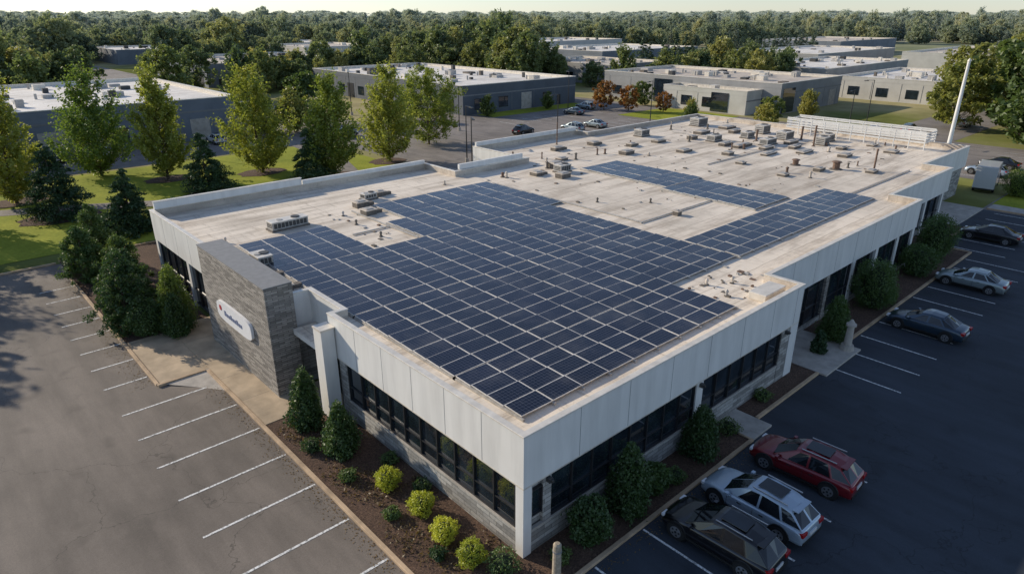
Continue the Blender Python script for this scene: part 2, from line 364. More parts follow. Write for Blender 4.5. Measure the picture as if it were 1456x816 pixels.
fac(w,'y',2,21.3,44.6,.05,.26,0,.5,M['block'])
w.build("base_wall",E)
w=MB()
w.box(.003,.42,.003,.42,0,3.27,M['white'])
fac(w,'y',0,1.06,1.49,.05,.26,1.2,3.26,M['block']); fac(w,'y',0,.43,.49,.05,.26,1.2,3.26,M['block'])
fac(w,'y',0,11.03,11.57,.02,.27,0,3.26,M['white'])
fac(w,'y',0,19.13,20.0,.02,.27,0,3.26,M['block']); w.box(20.05,20.897,.003,.6,0,3.27,M['white'])
w.box(20.64,20.88,.61,2.3,0,3.27,M['block'])
fac(w,'x',0,12.63,13.3,.04,.27,0,3.26,M['block'])
w.box(-.75,-.05,13.35,14.15,0,4.9,M['white'])
w.box(-.78,-.02,13.32,14.18,4.9,5.0,M['cap'])
for x in (25,29,33,37,41,44.3): fac(w,'y',2,x,x+.45,.005,.29,0,3.26,M['stone'] if x<30 else M['white'])
w.box(21.2,23.4,1.2,2.2,0,3.27,M['stone'])
for x in (46,50,54,58.5): fac(w,'y',4.2,x,x+.4,.003,.28,0,3.26,M['white'])
w.box(-.79,-.35,39.3,39.78,0,3.27,M['white']); w.box(-.79,-.35,32.5,32.95,0,3.27,M['white']); w.box(-.79,-.3,26.45,26.9,0,3.27,M['block'])
w.build("piers",E)
w=MB()
for x in [2.95*i for i in range(1,7)]+[20.2]: w.box(x-.012,x+.012,-.004,.05,3.3,5.46,M['joint'])
for y in [2.3*i for i in range(1,6)]: w.box(-.004,.05,y-.012,y+.012,3.3,5.46,M['joint'])
for x in [20.9+3*i for i in range(1,8)]: w.box(x-.012,x+.012,1.996,2.05,3.26,5.46,M['joint'])
for y in (29,31.7,34.4,37.1): w.box(-.804,-.7,y-.012,y+.012,3.26,5.46,M['joint'])
w.box(-.006,20.906,-.006,.02,3.24,3.30,M['cap']) ; w.box(-.006,.02,.02,14.0,3.24,3.30,M['cap'])
w.build("fascia_joints",E)
w=MB(); w.box(-1.8,-.3,17.0,26.4,0,6.3,M['stone']); w.box(-1.83,-.27,16.97,26.43,6.3,6.35,M['joint'])
w.build("stone_tower",E)
w=MB(); w.box(-.55,.7,14.2,16.98,3.45,3.75,M['white'],M['roof']); w.build("entrance_canopy",E)
w=MB()
for x in (1.28,11.3,19.5): w.box(x-.09,x+.09,-.16,.06,3.0,3.18,M['hvacd']); w.box(x-.05,x+.05,-.25,-.16,3.05,3.15,M['hvacd'])
w.build("wall_lamps",E)
w=MB()
for yy0,yy1,xx in ((10,26,73.4),(10,26,70.2)):
    y=yy0
    while y<=yy1:
        w.box(xx,xx+.09,y,y+.09,4.985 if xx<73 else 5.53,6.9,M['white']); y+=1.6
    for z in (5.75,6.05,6.35,6.65,6.85): w.box(xx+.02,xx+.06,yy0+.1,yy1,z,z+.16,M['white'])
for y in (10,26):
    for z in (5.75,6.05,6.35,6.65): w.box(70.3,73.39,y+.02,y+.06,z,z+.16,M['white'])
w.build("mechanical_screen",E)
w=MB(); w.box(18.0,20.2,.7,1.7,4.985,5.40,M['cap']); w.build("roof_hatch",E,bevel=.03)
# sign
SG=empty("building_sign")
w=MB(); n=28; pts=[]
cy,cz,ry,rz=21.6,3.15,2.45,.6
for i in range(n):
    a=2*math.pi*i/n; e=.45
    pts.append((cy+ry*math.copysign(abs(math.cos(a))**e,math.cos(a)),cz+rz*math.copysign(abs(math.sin(a))**e,math.sin(a))))
w.raw([(-1.98,p[0],p[1]) for p in pts]+[(-1.82,p[0],p[1]) for p in pts],[tuple(range(n))]+[(i,(i+1)%n,n+(i+1)%n,n+i) for i in range(n)],simple("sign_white",(.78,.78,.79),.4,0,.04))
w.build("sign_plate",SG)
w=MB(); rd=simple("sign_red",(.45,.05,.06),.5); bl=simple("sign_blue",(.16,.19,.30),.5)
w.cyl((-2.0,23.45,3.3),.17,.17,.018,rd,20,'x'); 
x=22.9
for k,wd_ in enumerate((.22,.18,.24,.16,.2,.18,.22,.18,.2)):
    w.box(-2.0,-1.984,x-wd_,x,2.98,2.98+(.22 if k%3 else .32),bl); x-=wd_+.09
w.build("sign_mark",SG)
# ------------------------------------------------------------------ solar array
def pv(regs,name):
    mb=MB(); pw,ph=1.66,1.0
    for (x0,x1,y0,y1) in regs:
        nx=max(1,round((x1-x0)/(pw+.04))); ny=max(1,round((y1-y0)/(ph+.04)))
        dx=(x1-x0)/nx; dy=(y1-y0)/ny
        for j in range(ny):
            for i in range(nx):
                g2=.035 if (j%2) else .012
                ax=x0+i*dx+.012; bx=ax+dx-.024; ay=y0+j*dy+g2; by=y0+(j+1)*dy-(.012 if (j%2) else .035)
                t=.035; zb=5.14+R.uniform(-.012,.012); tl=R.uniform(-.013,.013)
                z00,z10,z11,z01=zb-tl,zb+tl,zb+t+tl,zb+t-tl
                def rect(a0,a1,c0,c1,dz):
                    def zz(x,y):
                        u=(x-ax)/(bx-ax); v=(y-ay)/(by-ay); return z00*(1-u)*(1-v)+z10*u*(1-v)+z11*u*v+z01*(1-u)*v+dz
                    return [(a0,c0,zz(a0,c0)),(a1,c0,zz(a1,c0)),(a1,c1,zz(a1,c1)),(a0,c1,zz(a0,c1))]
                top=rect(ax,bx,ay,by,0); bot=rect(ax,bx,ay,by,-.045)
                mb.raw(bot+top,[(0,3,2,1),(0,1,5,4),(1,2,6,5),(2,3,7,6),(3,0,4,7),(4,5,6,7)],M['pvf'])
                mb.face(rect(ax+.022,bx-.022,ay+.02,by-.02,.003),M['pv'])
        for i in range(nx+1):
            x=x0+i*dx
            mb.box(x-.05,x+.05,y0-.12,y1+.12,4.985,5.08,M['hvac'])
    return mb.build(name)
pv([(1.2,16.3,1.4,5.4),(1.2,23.2,5.48,13.5),(1.2,23.2,13.62,21.6),(1.2,7.4,21.7,28.2),(11.2,24.6,21.72,26.2),(12.9,24.6,26.3,30.9),(23.35,44.2,5.3,9.4)],"solar_panel_array")
pv([(34.0,39.4,10.2,18.8),(34.9,40.3,19.0,28.9)],"solar_panel_array")
# ------------------------------------------------------------------ roof equipment
DZ=4.984
def hvac(x,y,l,wd,h,rot=0,z=DZ):
    mb=MB(); mb.box(-l/2,l/2,-wd/2,wd/2,.12,h,M['hvac']); mb.box(-l/2-.08,l/2+.08,-wd/2-.08,wd/2+.08,0,.12,M['ballast'])
    mb.box(-l/2-.03,l/2+.03,-wd/2-.03,wd/2+.03,h,h+.05,M['cap'])
    mb.box(-l/2+.08,l/2-.08,-wd/2-.008,-wd/2+.02,.2,h-.07,M['hvacd'])
    k=int(l/.3)
    for i in range(k+1): mb.box(-l/2+.08+i*(l-.2)/k,-l/2+.12+i*(l-.2)/k,-wd/2-.02,-wd/2+.01,.2,h-.07,M['hvac'])
    for i in range(3): mb.box(-l/2-.012,-l/2+.01,-wd/2+.1,wd/2-.1,.25+i*(h-.3)/3,.33+i*(h-.3)/3,M['hvacd'])
    r=min(l,wd)*.34
    mb.cyl((l*.22,0,h+.05),r,r,.06,M['hvacd'],16); mb.cyl((-l*.22,0,h+.05),r*.7,r*.7,.04,M['hvac'],16)
    return mb.build("hvac_unit",loc=(x,y,z),rot=rot,bevel=.015)
def vent(x,y,r=.14,h=.6,rust=False,z=DZ):
    m=M['rust'] if rust else R.choice([M['hvac'],M['ballast'],M['rooft']]); mb=MB()
    mb.cyl((0,0,0),r*2,r*1.7,.06,M['ballast'],12); mb.cyl((0,0,.06),r,r,h,m,12); mb.cyl((0,0,h),r*1.5,r*1.2,.08,m,12); mb.cyl((0,0,h+.08),r*1.2,r*.3,.06,m,12)
    return mb.build("roof_vent",loc=(x,y,z),smooth=False)
def rcurb(x,y,a,c,h=.3,z=DZ,m=None):
    mb=MB(); mb.box(-a/2,a/2,-c/2,c/2,0,h,M['ballast'] ); mb.box(-a/2-.06,a/2+.06,-c/2-.06,c/2+.06,h,h+.07,m or M['rooft']); mb.box(-a/2+.15,a/2-.15,-c/2+.15,c/2-.15,h+.07,h+.13,m or M['hvac'])
    if R.random()<.5: mb.box(a/2+.07,a/2+.6,-c*.3,c*.2,0,h*.7,M['ballast'])
    return mb.build("roof_skylight",loc=(x,y,z),rot=R.uniform(-.04,.04),bevel=.02)
hvac(5.6,30.3,2.7,.9,.62,.03); hvac(13.9,33.2,1.2,.7,.5,.1); rcurb(12.2,31.6,1.0,.8,.4); rcurb(11.6,29.4,.9,.9,.35); rcurb(15.2,33.6,.8,.7,.35)
hvac(33.0,29.6,1.4,1.0,.7); rcurb(31.3,27.9,1.2,.9,.4); rcurb(33.9,31.4,1.4,1.0,.5); rcurb(30.2,30.2,1.0,1.0,.3)
hvac(66,24,2.0,1.3,.9); hvac(68.5,20,1.5,1.2,.8); hvac(63.5,27.5,1.6,1.0,.7); hvac(1.1,24.3,.9,1.4,.6)
hvac(68,28,1.8,1.2,1.0); hvac(61,23.5,2.2,1.0,.7); hvac(65.5,19.2,1.3,1.1,.9); hvac(58.5,29,1.6,1.1,.7); hvac(55,37,1.6,1.2,.8); hvac(67.5,37,2.2,1.4,1.0)
for (x,y) in ((.95,19.5),(1.0,21.8)): rcurb(x-.6,y,.6,.9,.3)
for (x,y,a,c) in ((57.5,24.8,2.8,.8),(59.5,18.4,2.4,.9),(50,27.5,1.4,1.0),(53,33,1.6,1.0),(44.5,31,1.5,1.0),(62,33,2,1.2),(60.5,14.5,1.6,1.0),(66.5,12,1.5,1.2),(55.5,20.5,2.2,.7),(47,14.5,.9,.8),(46,37,1.2,1.0),(40.5,37.5,1.4,.8),(68,33,2,1.3),(54.6,9.5,1.2,.8),(28.6,13.5,.5,.5),(56.8,26.5,1.6,.8),(61,20.3,1.6,.7),(52.2,23.4,1.1,.9),(49,20,.8,.8),(64.5,16.5,1.4,.8),(57.7,31.5,1.2,.8),(63.5,22,1.8,.8),(48.5,33.5,1,.8),(37,33.5,1.1,.8),(58.2,22.2,1.9,.8),(69,15,1.2,.8),(51.5,13.2,1.0,.7),(65.5,30.5,1.4,.8)): rcurb(x,y,a,c,R.uniform(.15,.36))
for i in range(38):
    x=R.uniform(26,73); y=R.uniform(11,40) if x>45 else R.uniform(31,38)
    if 24<x<34 and y>34: continue
    vent(x,y,R.uniform(.06,.13),R.uniform(.2,.6),R.random()<.4)
vent(53.5,12.4,.33,.7,True); vent(52.5,16,.28,.5,True); vent(64,19.5,.10,2.2,True); vent(55.4,9.6,.09,2.0,True); vent(43,40,.07,2.4,True); vent(66.8,22.3,.12,1.5,True); vent(62.2,25.6,.12,1.2,True)
for (x,y) in ((18,4.2),(19.3,3.4),(17.4,2.6),(1.0,29.8),(9.5,27.6),(9.3,24),(9.9,30.2),(27,20),(30,17),(21.5,33)): vent(x,y,.07,.25)
b=MB()
for i in range(170):
    if i<30: x,y=R.uniform(16.6,23),R.uniform(1.2,5)
    elif i<45: x,y=R.uniform(7.7,11),R.uniform(22,31)
    else: x,y=R.uniform(25,72),R.uniform(10,38)
    if y>34 and x<33.5: continue
    if x>20.5 and y<2.6: continue
    s=R.uniform(.05,.3); b.box(x,x+s,y,y+s*R.uniform(.4,1.5),DZ,DZ+R.uniform(.02,.10),R.choice([M['ballast'],M['hvac'],M['rust'],M['ballast']]))
b.build("roof_debris")
b=MB()
for (x0,x1,y,) in ((8.0,10.9,25.5),(24.8,34.0,14.0),(44.4,58,7.3),(46,60,22.0)): b.box(x0,x1,y-.05,y+.05,DZ+.03,DZ+.1,M['hvac'])
b.box(24.9,25.0,14.1,30.5,DZ+.03,DZ+.1,M['hvac']); b.box(10.91,11.01,22,30.8,DZ+.03,DZ+.1,M['hvac']); b.box(60.0,60.1,22.1,36,DZ+.03,DZ+.1,M['hvac']); b.build("conduit")
# ------------------------------------------------------------------ foliage meshes
def quadmesh(name,V,mats,mi):
    n=len(V); me=bpy.data.meshes.new(name)
    me.vertices.add(n*4); me.vertices.foreach_set("co",V.reshape(-1).astype(np.float32))
    me.loops.add(n*4); me.loops.foreach_set("vertex_index",np.arange(n*4,dtype=np.int32))
    me.polygons.add(n); me.polygons.foreach_set("loop_start",np.arange(0,n*4,4,dtype=np.int32))
    me.polygons.foreach_set("material_index",mi.astype(np.int32))
    for m in mats: me.materials.append(m)
    me.update(calc_edges=True); me.validate(); return me
def leafq(c,size,rng,asp=.6,up=.3):
    n=len(c); nn=rng.normal(size=(n,3)); nn[:,2]=np.abs(nn[:,2])+up; nn/=np.linalg.norm(nn,axis=1)[:,None]
    t=rng.normal(size=(n,3)); u=np.cross(nn,t); u/=np.linalg.norm(u,axis=1)[:,None]; v=np.cross(nn,u)
    s=size*rng.uniform(.6,1.3,(n,1)); a=u*s*.5; b_=v*s*.5*asp
    return np.stack([c-a-b_*.6,c+a*.2-b_,c+a+b_*.3,c-a*.3+b_],axis=1)
def tube(p,q,r0,r1,k=6):
    p=np.array(p,float);q=np.array(q,float); d=q-p; d/=np.linalg.norm(d)+1e-9
    a=np.cross(d,[.3,.9,.2]); a/=np.linalg.norm(a); b_=np.cross(d,a); out=[]
    for i in range(k):
        t0,t1=2*math.pi*i/k,2*math.pi*(i+1)/k
        e0=a*math.cos(t0)+b_*math.sin(t0); e1=a*math.cos(t1)+b_*math.sin(t1)
        out.append([p+e0*r0,p+e1*r0,q+e1*r1,q+e0*r1])
    return out
def prof(shape,t):
    if shape=='pop': return np.minimum(1,(t+.05)/.25)*(1-t)**.6
    if shape=='round': return np.sqrt(np.clip(1-(2*t-1)**2,0,1))**.8
    if shape=='cone': return (1-t)**.85*np.minimum(1,(t+.1)/.14)
    if shape=='bush': return np.minimum(1,(t+.12)/.25)*np.clip(1-t,0,1)**.5
def tree_mesh(name,h,w,seed,leafmat,shape='pop',trunk=.16,ncl=70,nl=80,leaf=.35,tr=.16,cs=1.0,irr=1.0):
    rng=np.random.default_rng(seed); z0=h*trunk; ch=h-z0
    Q=[];  lean=rng.normal(size=2)*.02*h
    prev=np.array([0,0,0.]); 
    for i in range(1,6):
        t=i/5; nx=np.array([lean[0]*t,lean[1]*t,h*.92*t])+np.append(rng.normal(size=2)*.03,0)
        Q+=tube(prev,nx,tr*(1-(i-1)/5.5),tr*(1-i/5.5),7); prev=nx
    T=[]
    while len(T)<ncl:
        t=rng.uniform(0,1)
        if rng.uniform()<float(prof(shape,np.array(t)))+.08: T.append(t)
    T=np.array(T); ang=rng.uniform(0,2*math.pi,ncl)
    lob=1+irr*(.16*np.sin(ang*3+rng.uniform(0,6))*np.sin(T*9+rng.uniform(0,6))+.12*np.sin(ang*2+T*14+rng.uniform(0,6))+rng.normal(size=ncl)*.12)
    rad=prof(shape,T)*w/2*rng.uniform(.12,1,ncl)**.5*lob
    C=np.stack([rad*np.cos(ang)+lean[0]*T,rad*np.sin(ang)+lean[1]*T,z0+T*ch],1)
    for i in range(0,ncl,3):
        c=C[i]; s=np.array([lean[0]*T[i],lean[1]*T[i],max(z0*.8,c[2]-rad[i]*(.9 if shape!='cone' else .1)-.1)])
        Q+=tube(s,c,tr*.3*(1-T[i]*.6),.02,4)
    bk=np.array(Q); L=[]
    for i in range(ncl):
        k=int(nl*rng.uniform(.4,1.6)); cr=cs*w*rng.uniform(.05,.12)*(1 if shape!='cone' else (.6+.8*(1-T[i]))*.9)
        d=rng.normal(size=(k,3)); d/=np.linalg.norm(d,axis=1)[:,None]
        d*=cr*rng.uniform(.1,1,(k,1))**.6; d[:,2]*=.9 if shape!='cone' else .4
        if shape=='cone':
            o=np.array([math.cos(ang[i]),math.sin(ang[i]),-.35]); d+=o*rng.uniform(-.6,1,(k,1))*cr*1.1
        elif shape=='pop':
            o=np.array([math.cos(ang[i])*.7,math.sin(ang[i])*.7,.95]); d*=.75; d+=o*rng.uniform(-1,1.3,(k,1))*cr*1.2
        L.append(C[i]+d)
    L=np.concatenate(L); lq=leafq(L,leaf,rng,.6 if shape!='cone' else .4)
    V=np.concatenate([bk,lq]); mi=np.concatenate([np.zeros(len(bk)),np.ones(len(lq))])
    return quadmesh(name,V,[M['bark'],leafmat],mi)
def shrub_mesh(name,h,w,seed,mat,n=2600,leaf=.11,shape='round'):
    rng=np.random.default_rng(seed)
    t=rng.uniform(0,1,n*3); t=t[rng.uniform(0,1,len(t))<prof(shape,t)+.1][:n]; n=len(t)
    a=rng.uniform(0,2*math.pi,n)
    ph=rng.uniform(0,6,4)
    lump=1+.17*np.sin(a*3+ph[0]+t*4)+.13*np.sin(a*5+ph[1]-t*9)+.11*np.sin(a*9+ph[2]+t*17)+rng.normal(size=n)*.09
    r=prof(shape,t)*w/2*lump*rng.uniform(.5,1.0,n)**.45
    tt=t*h*.98+.02+rng.normal(size=n)*.04*h
    c=np.stack([r*np.cos(a),r*np.sin(a),np.maximum(.03,tt)],1); lq=leafq(c,leaf,rng,.65)
    core=[]
    K=10;J=7
    for j in range(J):
        for i in range(K):
            def P(ii,jj):
                T=jj/J; rr=float(prof(shape,np.array(min(.999,max(.02,T)))))*w/2*.62; A=2*math.pi*ii/K; return [rr*math.cos(A),rr*math.sin(A),.02+T*h*.84]
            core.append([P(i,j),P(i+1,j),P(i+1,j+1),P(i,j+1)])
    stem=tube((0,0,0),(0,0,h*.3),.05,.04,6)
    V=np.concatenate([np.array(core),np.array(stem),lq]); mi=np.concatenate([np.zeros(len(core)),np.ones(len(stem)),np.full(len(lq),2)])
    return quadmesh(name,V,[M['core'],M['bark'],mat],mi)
def put(name,me,x,y,z=0,s=1,rot=None,parent=None,sz=None):
    o=bpy.data.objects.new(name,me); COL.objects.link(o); o.location=(x,y,z); o.rotation_euler=(0,0,R.uniform(0,6.28) if rot is None else rot)
    o.scale=(s,s,sz if sz else s)
    if parent: o.parent=parent
    return o
for i,(x,y,h,w,k,sh) in enumerate([(10.3,75.1,13.3,6.2,'popy','pop'),(4.7,82.9,12.8,9.0,'dec','pop'),(20.7,71.1,12.8,8.8,'dec','pop'),(26.5,63.1,12,7.2,'dec','pop'),(36.5,65.7,12.3,7.8,'popy','pop'),(48.5,73.1,11.4,8.6,'dec','round'),(-5.5,73.9,13,7,'popy','pop'),(-14,70,13,8,'dec','pop'),(-20,63,12,8,'dec','pop')]):  # last two stand out of view at left, added to shade the left lot
    put("poplar_tree" if sh=='pop' else "deciduous_tree",tree_mesh("poplar_mesh",h,w,100+i,M[k],sh,.06,250,62,.32,.18,1.0,1.5),x,y)
for i,(x,y,h,w) in enumerate([(-3.2,64.6,7.6,6.2),(11.6,64.5,6.9,5.2),(23.6,63.1,6.2,5),(.9,54.4,6.1,4.4),(-14,57,7,5),(-18,56,7,5)]):  # last two are unseen, added left of the view to cast shadows on the lot
    put("pine_tree",tree_mesh("conifer_mesh",h,w,200+i,M['con'],'cone',.03,230,70,.26,.12,1,1.3),x,y)
for i,(x,y,h,w) in enumerate([(-5.2,31.6,5.2,3.7),(-4.2,34.5,4.6,3.4),(-5.1,43,4.4,3.6),(-3.6,46.5,5,3.6),(3,48,4.2,3.2),(-3.5,39,4.2,3.4),(-4.4,37,3.6,3.0),(8,47,3,3)]):
    put("evergreen_shrub",tree_mesh("evergreen_mesh",h,w,240+i,M['shr'],'bush',.02,240,80,.15,.1,1.0,1.3),x,y)
for i,(x,y,h,w,k) in enumerate([(-2.9,29.7,4.3,2.3,'dec'),(-3.2,28.6,2.8,1.9,'shr'),(-1.9,13.5,3.2,1.7,'shr'),(-1.75,10.4,2.7,1.7,'shr'),(2.6,-1.0,1.9,1.5,'shr'),(5.0,-.95,3.2,1.9,'shr'),(10.4,-.85,2.6,1.8,'shr'),(26.9,.2,2.9,1.9,'shr'),(33.9,.6,3.4,2.6,'shr'),(43.0,.8,2.4,2.6,'shr'),(48.5,1.3,3.6,2.8,'shr'),(35.6,.5,2.5,1.8,'shr'),(-4.6,30.2,2.2,2.4,'shr'),(50.6,1.8,3,2.2,'shr'),(24.5,.0,1.4,.9,'con'),(77.9,1.9,3,3,'dec'),(6.9,-.9,1.2,1.2,'shr')]):
    put("shrub",shrub_mesh("shrub_mesh",h,w,300+i,M[k],int(3000+1300*h),.12,'round' if w/h>.75 else 'bush'),x,y,.08)
for i,(x,y,h) in enumerate([(-1.5,6.9,.95),(-1.35,4.6,.95),(-1.55,2.8,.9),(-1.55,1.15,.95)]):
    put("yellow_shrub",shrub_mesh("yellow_shrub_mesh",h,1.02,400+i,M['yel'],2800,.07,'round'),x,y,.08)
for i,(x,y,h) in enumerate([(-.9,.1,.8),(-2.4,5.2,.45),(-.5,5.8,.5),(-2.5,8.5,.5),(-.5,8.3,.5),(-2.3,2.2,.4),(1,-1,.5),(8,-1.2,.6),(13,-.8,.7),(17,-.4,.6),(-2.7,11.6,.6),(-.8,11.9,.6)]):
    put("low_shrub",shrub_mesh("low_shrub_mesh",h,h*1.5,430+i,M['shr'],900,.08,'round'),x,y,.08)
rng=np.random.default_rng(5); n=5200
c=np.stack([rng.uniform(-3.3,-.1,n),rng.uniform(-1.5,14.6,n),rng.uniform(.12,.24,n)],1); keep=(np.sin(c[:,0]*2.1)+np.sin(c[:,1]*1.3+c[:,0])+rng.normal(size=n)*.5)>.2
c=c[keep]; me=quadmesh("groundcover_mesh",leafq(c,.12,rng,.5),[foliage("dry_groundcover",[(.2,(.06,.07,.025)),(.6,(.15,.10,.04)),(.95,(.24,.18,.08))])],np.zeros(len(c)))
put("groundcover_plants",me,0,0,rot=0)
n=900
c=np.stack([-3.66-np.abs(rng.normal(size=n))*.35,rng.uniform(-1,22.4,n),np.full(n,.034)],1)
c2=np.stack([-6.3-np.abs(rng.normal(size=n))*.5,rng.uniform(23,48,n),np.full(n,.034)],1)
c3=np.stack([rng.uniform(-3.5,13,300),-2.1-np.abs(rng.normal(size=300))*.3,np.full(300,.034)],1)
cc=np.concatenate([c,c2,c3])
me=quadmesh("leaf_litter_mesh",leafq(cc,.07,rng,.6,4.0),[foliage("dry_leaf",[(.2,(.12,.07,.03)),(.6,(.25,.16,.06)),(.95,(.36,.26,.08))])],np.zeros(len(cc)))
put("leaf_litter",me,0,0,rot=0)
# mid-distance individual trees
midm=[tree_mesh("mid_tree_mesh",10,8.6,500+i,M['far'],'round' if i%2 else 'pop',.08,120,46,.62,.2,1.1,1.4) for i in range(6)]
cons=[tree_mesh("mid_conifer_mesh",10,5,520+i,M['farc'],'cone',.05,110,45,.5,.15) for i in range(2)]
om=tree_mesh("autumn_mesh",5,4.5,540,M['org'],'round',.10,80,60,.3,.1)
put("autumn_tree",om,102,76,s=1.0); put("autumn_tree",om,106,70,s=.8); put("autumn_tree",om,100,81,s=1.15)
for (x,y,s) in ((117,9,1.5),(124,4,1.7),(132,14,1.6),(126,22,1.1),(140,6,1.8),(118,-2,1.6),(150,20,1.5),(120,46,.5),(107,47,.5),(158,30,1.3),(100,44,.45),(60,96,.5),(75,90,.4),(92,90,.35),(112,80,.5),(98,58,.35),(104,62,.35),(-30,80,1.3),(-40,76,1.2),(-24,58,1.2),(110,0,1.4),(135,-4,1.6),(104,-6,1.3),(170,14,1.6),(185,8,1.8),(38,98,.7),(44,104,.9),(50,150,1.1),(36,155,1.2),(34,100,.6),(62,168,1.0),(48,176,1.1),(88,176,.9),(110,168,1.0),(118,128,1.0),(124,140,1.1),(-6,152,1.0),(10,156,1.1),(-24,154,1.2)):
    put("deciduous_tree",R.choice(midm),x,y,s=s)
# ------------------------------------------------------------------ distant trees (one group)
DT=empty("distant_trees")
cx,cyy=-13.3,-14.0
blds=[(-45,30,100,148),(54,95,184,232),(72,105,94,157),(141,168,114,150),(114,147,52,98),(160,215,30,70),(30,52,99,300),(107,113,88,250),(112,300,18,30)]
rr=np.random.default_rng(11)
fb=[]
for (x0,x1,y0,y1) in ((-60,-10,190,225),(0,29,215,255),(-10,30,310,340),(60,104,300,340),(116,150,250,290),(130,180,180,215),(180,240,150,190),(230,300,95,130),(250,320,40,75),(120,180,340,390),(30,70,400,440),(220,290,230,270),(330,400,130,170),(-5,25,380,420)):
    fb.append((x0,x1,y0,y1)); blds.append((x0,x1,y0,y1))
def free(x,y,mg=5):
    return all(not(a-mg<x<b_+mg and c_-mg<y<d_+mg) for a,b_,c_,d_ in blds)
cnt=0; tries=0
while cnt<3200 and tries<60000:
    tries+=1
    u=rr.uniform(); d=190*(1150/190)**(u**.8); a=math.radians(47.6+rr.uniform(-43,43))
    x=cx+d*math.cos(a); y=cyy+d*math.sin(a)
    cl=math.sin(x*.013+1.3)+math.sin(y*.017+x*.006)+math.sin((x-y)*.009+2)
    if d<330 and cl<.0+(330-d)/330: continue
    if 330<=d<700 and cl<-.5: continue
    if d>=700 and math.sin(x*.006+y*.003)+math.sin(y*.011-1)<-.5: continue
    if not free(x,y,6): continue
    s=rr.uniform(.55,1.35)*(1+max(0,d-500)/1500)*(1+.3*math.sin(x*.03)*math.sin(y*.027))
    isc=(rr.uniform()<.12) or (math.sin(x*.02+y*.013)>.8 and rr.uniform()<.8)
    put("tree_clump",R.choice(cons if isc else midm),x,y,s=s,parent=DT,sz=s*rr.uniform(.8,1.2)); cnt+=1
for i in range(30):
    put("tree_clump",R.choice(cons),176+i*4.6,130-i*1.1+R.uniform(-1,1) if i<10 else 133+R.uniform(-1,1),s=R.uniform(.9,1.35),parent=DT)
for i in range(1000):
    d=rr.uniform(1000,3400); a=math.radians(47.6+rr.uniform(-43,43))
    s=rr.uniform(1.2,2)*(1+(d-1000)/1600)
    put("tree_clump",R.choice(midm),cx+d*math.cos(a),cyy+d*math.sin(a),s=s*1.6,parent=DT,sz=s*.66)
# ------------------------------------------------------------------ other buildings
wg=simple("wall_blue_grey",(.17,.19,.22),.8,0,.15,.3); wg2=simple("wall_grey",(.28,.28,.28),.8,0,.15,.3); wd=simple("wall_dark",(.10,.115,.135),.8,0,.15,.3); wl=simple("wall_light",(.52,.50,.46),.8,0,.12,.3)
def warehouse(x0,x1,y0,y1,h,wm,rm,seed,detail=True,nm="warehouse_building"):
    e=empty(nm); r=random.Random(seed); P=[(x0,y0),(x1,y0),(x1,y1),(x0,y1)]
    b=MB(); prism(b,P,0,h-.5,wm,rm); b.build("walls_and_roof",e)
    b=MB(); ring(b,P,-.03,.35,h-.9,h,wm,M['cap']); ring(b,P,-.08,.4,h,h+.12,M['cap']); b.build("parapet",e)
    b=MB()
    if detail:
        x=x0+3
        while x<x1-5:
            k=r.random()
            if k<.45: b.box(x,x+2.6,y0-.06,y0+.05,.9,2.9,M['glass']); b.box(x-.1,x+2.7,y0-.04,y0+.04,2.9,3.05,M['mull'])
            elif k<.7: b.box(x,x+3,y0-.05,y0+.05,0,3.4,M['conc'])
            else: b.box(x,x+1.1,y0-.05,y0+.05,0,2.2,M['mull'])
            b.box(x+3.7,x+3.78,y0-.035,y0+.02,.2,h-2.01,M['joint'])
            x+=r.choice([4.5,5.2,6.5])
        y=y0+3
        while y<y1-5:
            k=r.random()
            if k<.5: b.box(x0-.06,x0+.05,y,y+2.6,.9,2.9,M['glass'])
            elif k<.75: b.box(x0-.05,x0+.05,y,y+3,0,3.4,M['mull'])
            b.box(x0-.035,x0+.02,y+3.7,y+3.78,.2,h-1,M['joint']); y+=r.choice([4.5,5.2,6.5])
        b.box(x0-.05,x1+.05,y0-.045,y0-.031,h-2.0,h-1.75,M['joint'])
        b.build("windows_and_doors",e)
    b=MB(); n=int((x1-x0)*(y1-y0)/ (45 if detail else 160))
    for i in range(n):
        a,c=r.uniform(x0+2,x1-4),r.uniform(y0+2,y1-4); s=r.uniform(.5,2.4); b.box(a,a+s,c,c+s*r.uniform(.5,1.1),h-.5,h-.5+r.uniform(.3,1.2),r.choice([M['hvac'],M['ballast'],M['cap'],M['hvac'],M['hvacd']]))
        if r.random()<.4: b.cyl((a-1,c,h-.5),.2,.2,.9,M['hvac'],8)
    b.build("roof_units",e); return e
warehouse(-45,30,101,148,6.4,wg,M['roofw'],1); warehouse(54,96,184,232,6.2,wg,M['rooft'],2); warehouse(72,105,94,157,5.7,wd,M['roofw'],3)
warehouse(141,169,114,150,5.5,wg2,M['rooft'],4); warehouse(120,148,52,98,6,wg2,M['rooft'],5); warehouse(114,119.9,56,76,4.6,wl,M['rooft'],6)
warehouse(160,200,32,58,5,wl,M['roofw'],7); warehouse(172,230,66,92,5.5,wg2,M['roofw'],8)
b=MB()
b.box(119.93,120.3,78,83,.2,5.2,M['glass']); b.box(113.9,114.1,60,64,.2,4,M['glass']); b.box(121,126,51.9,52.2,.2,5,M['glass']); b.build("glazed_entrance_bays",bpy.data.objects["warehouse_building.004"])
for i,(x0,x1,y0,y1) in enumerate(fb): warehouse(x0,x1,y0,y1,R.uniform(4.5,7),R.choice([wg,wg2,wl]),R.choice([M['roofw'],M['rooft'],M['roofw']]),30+i,False)
fl=MB()
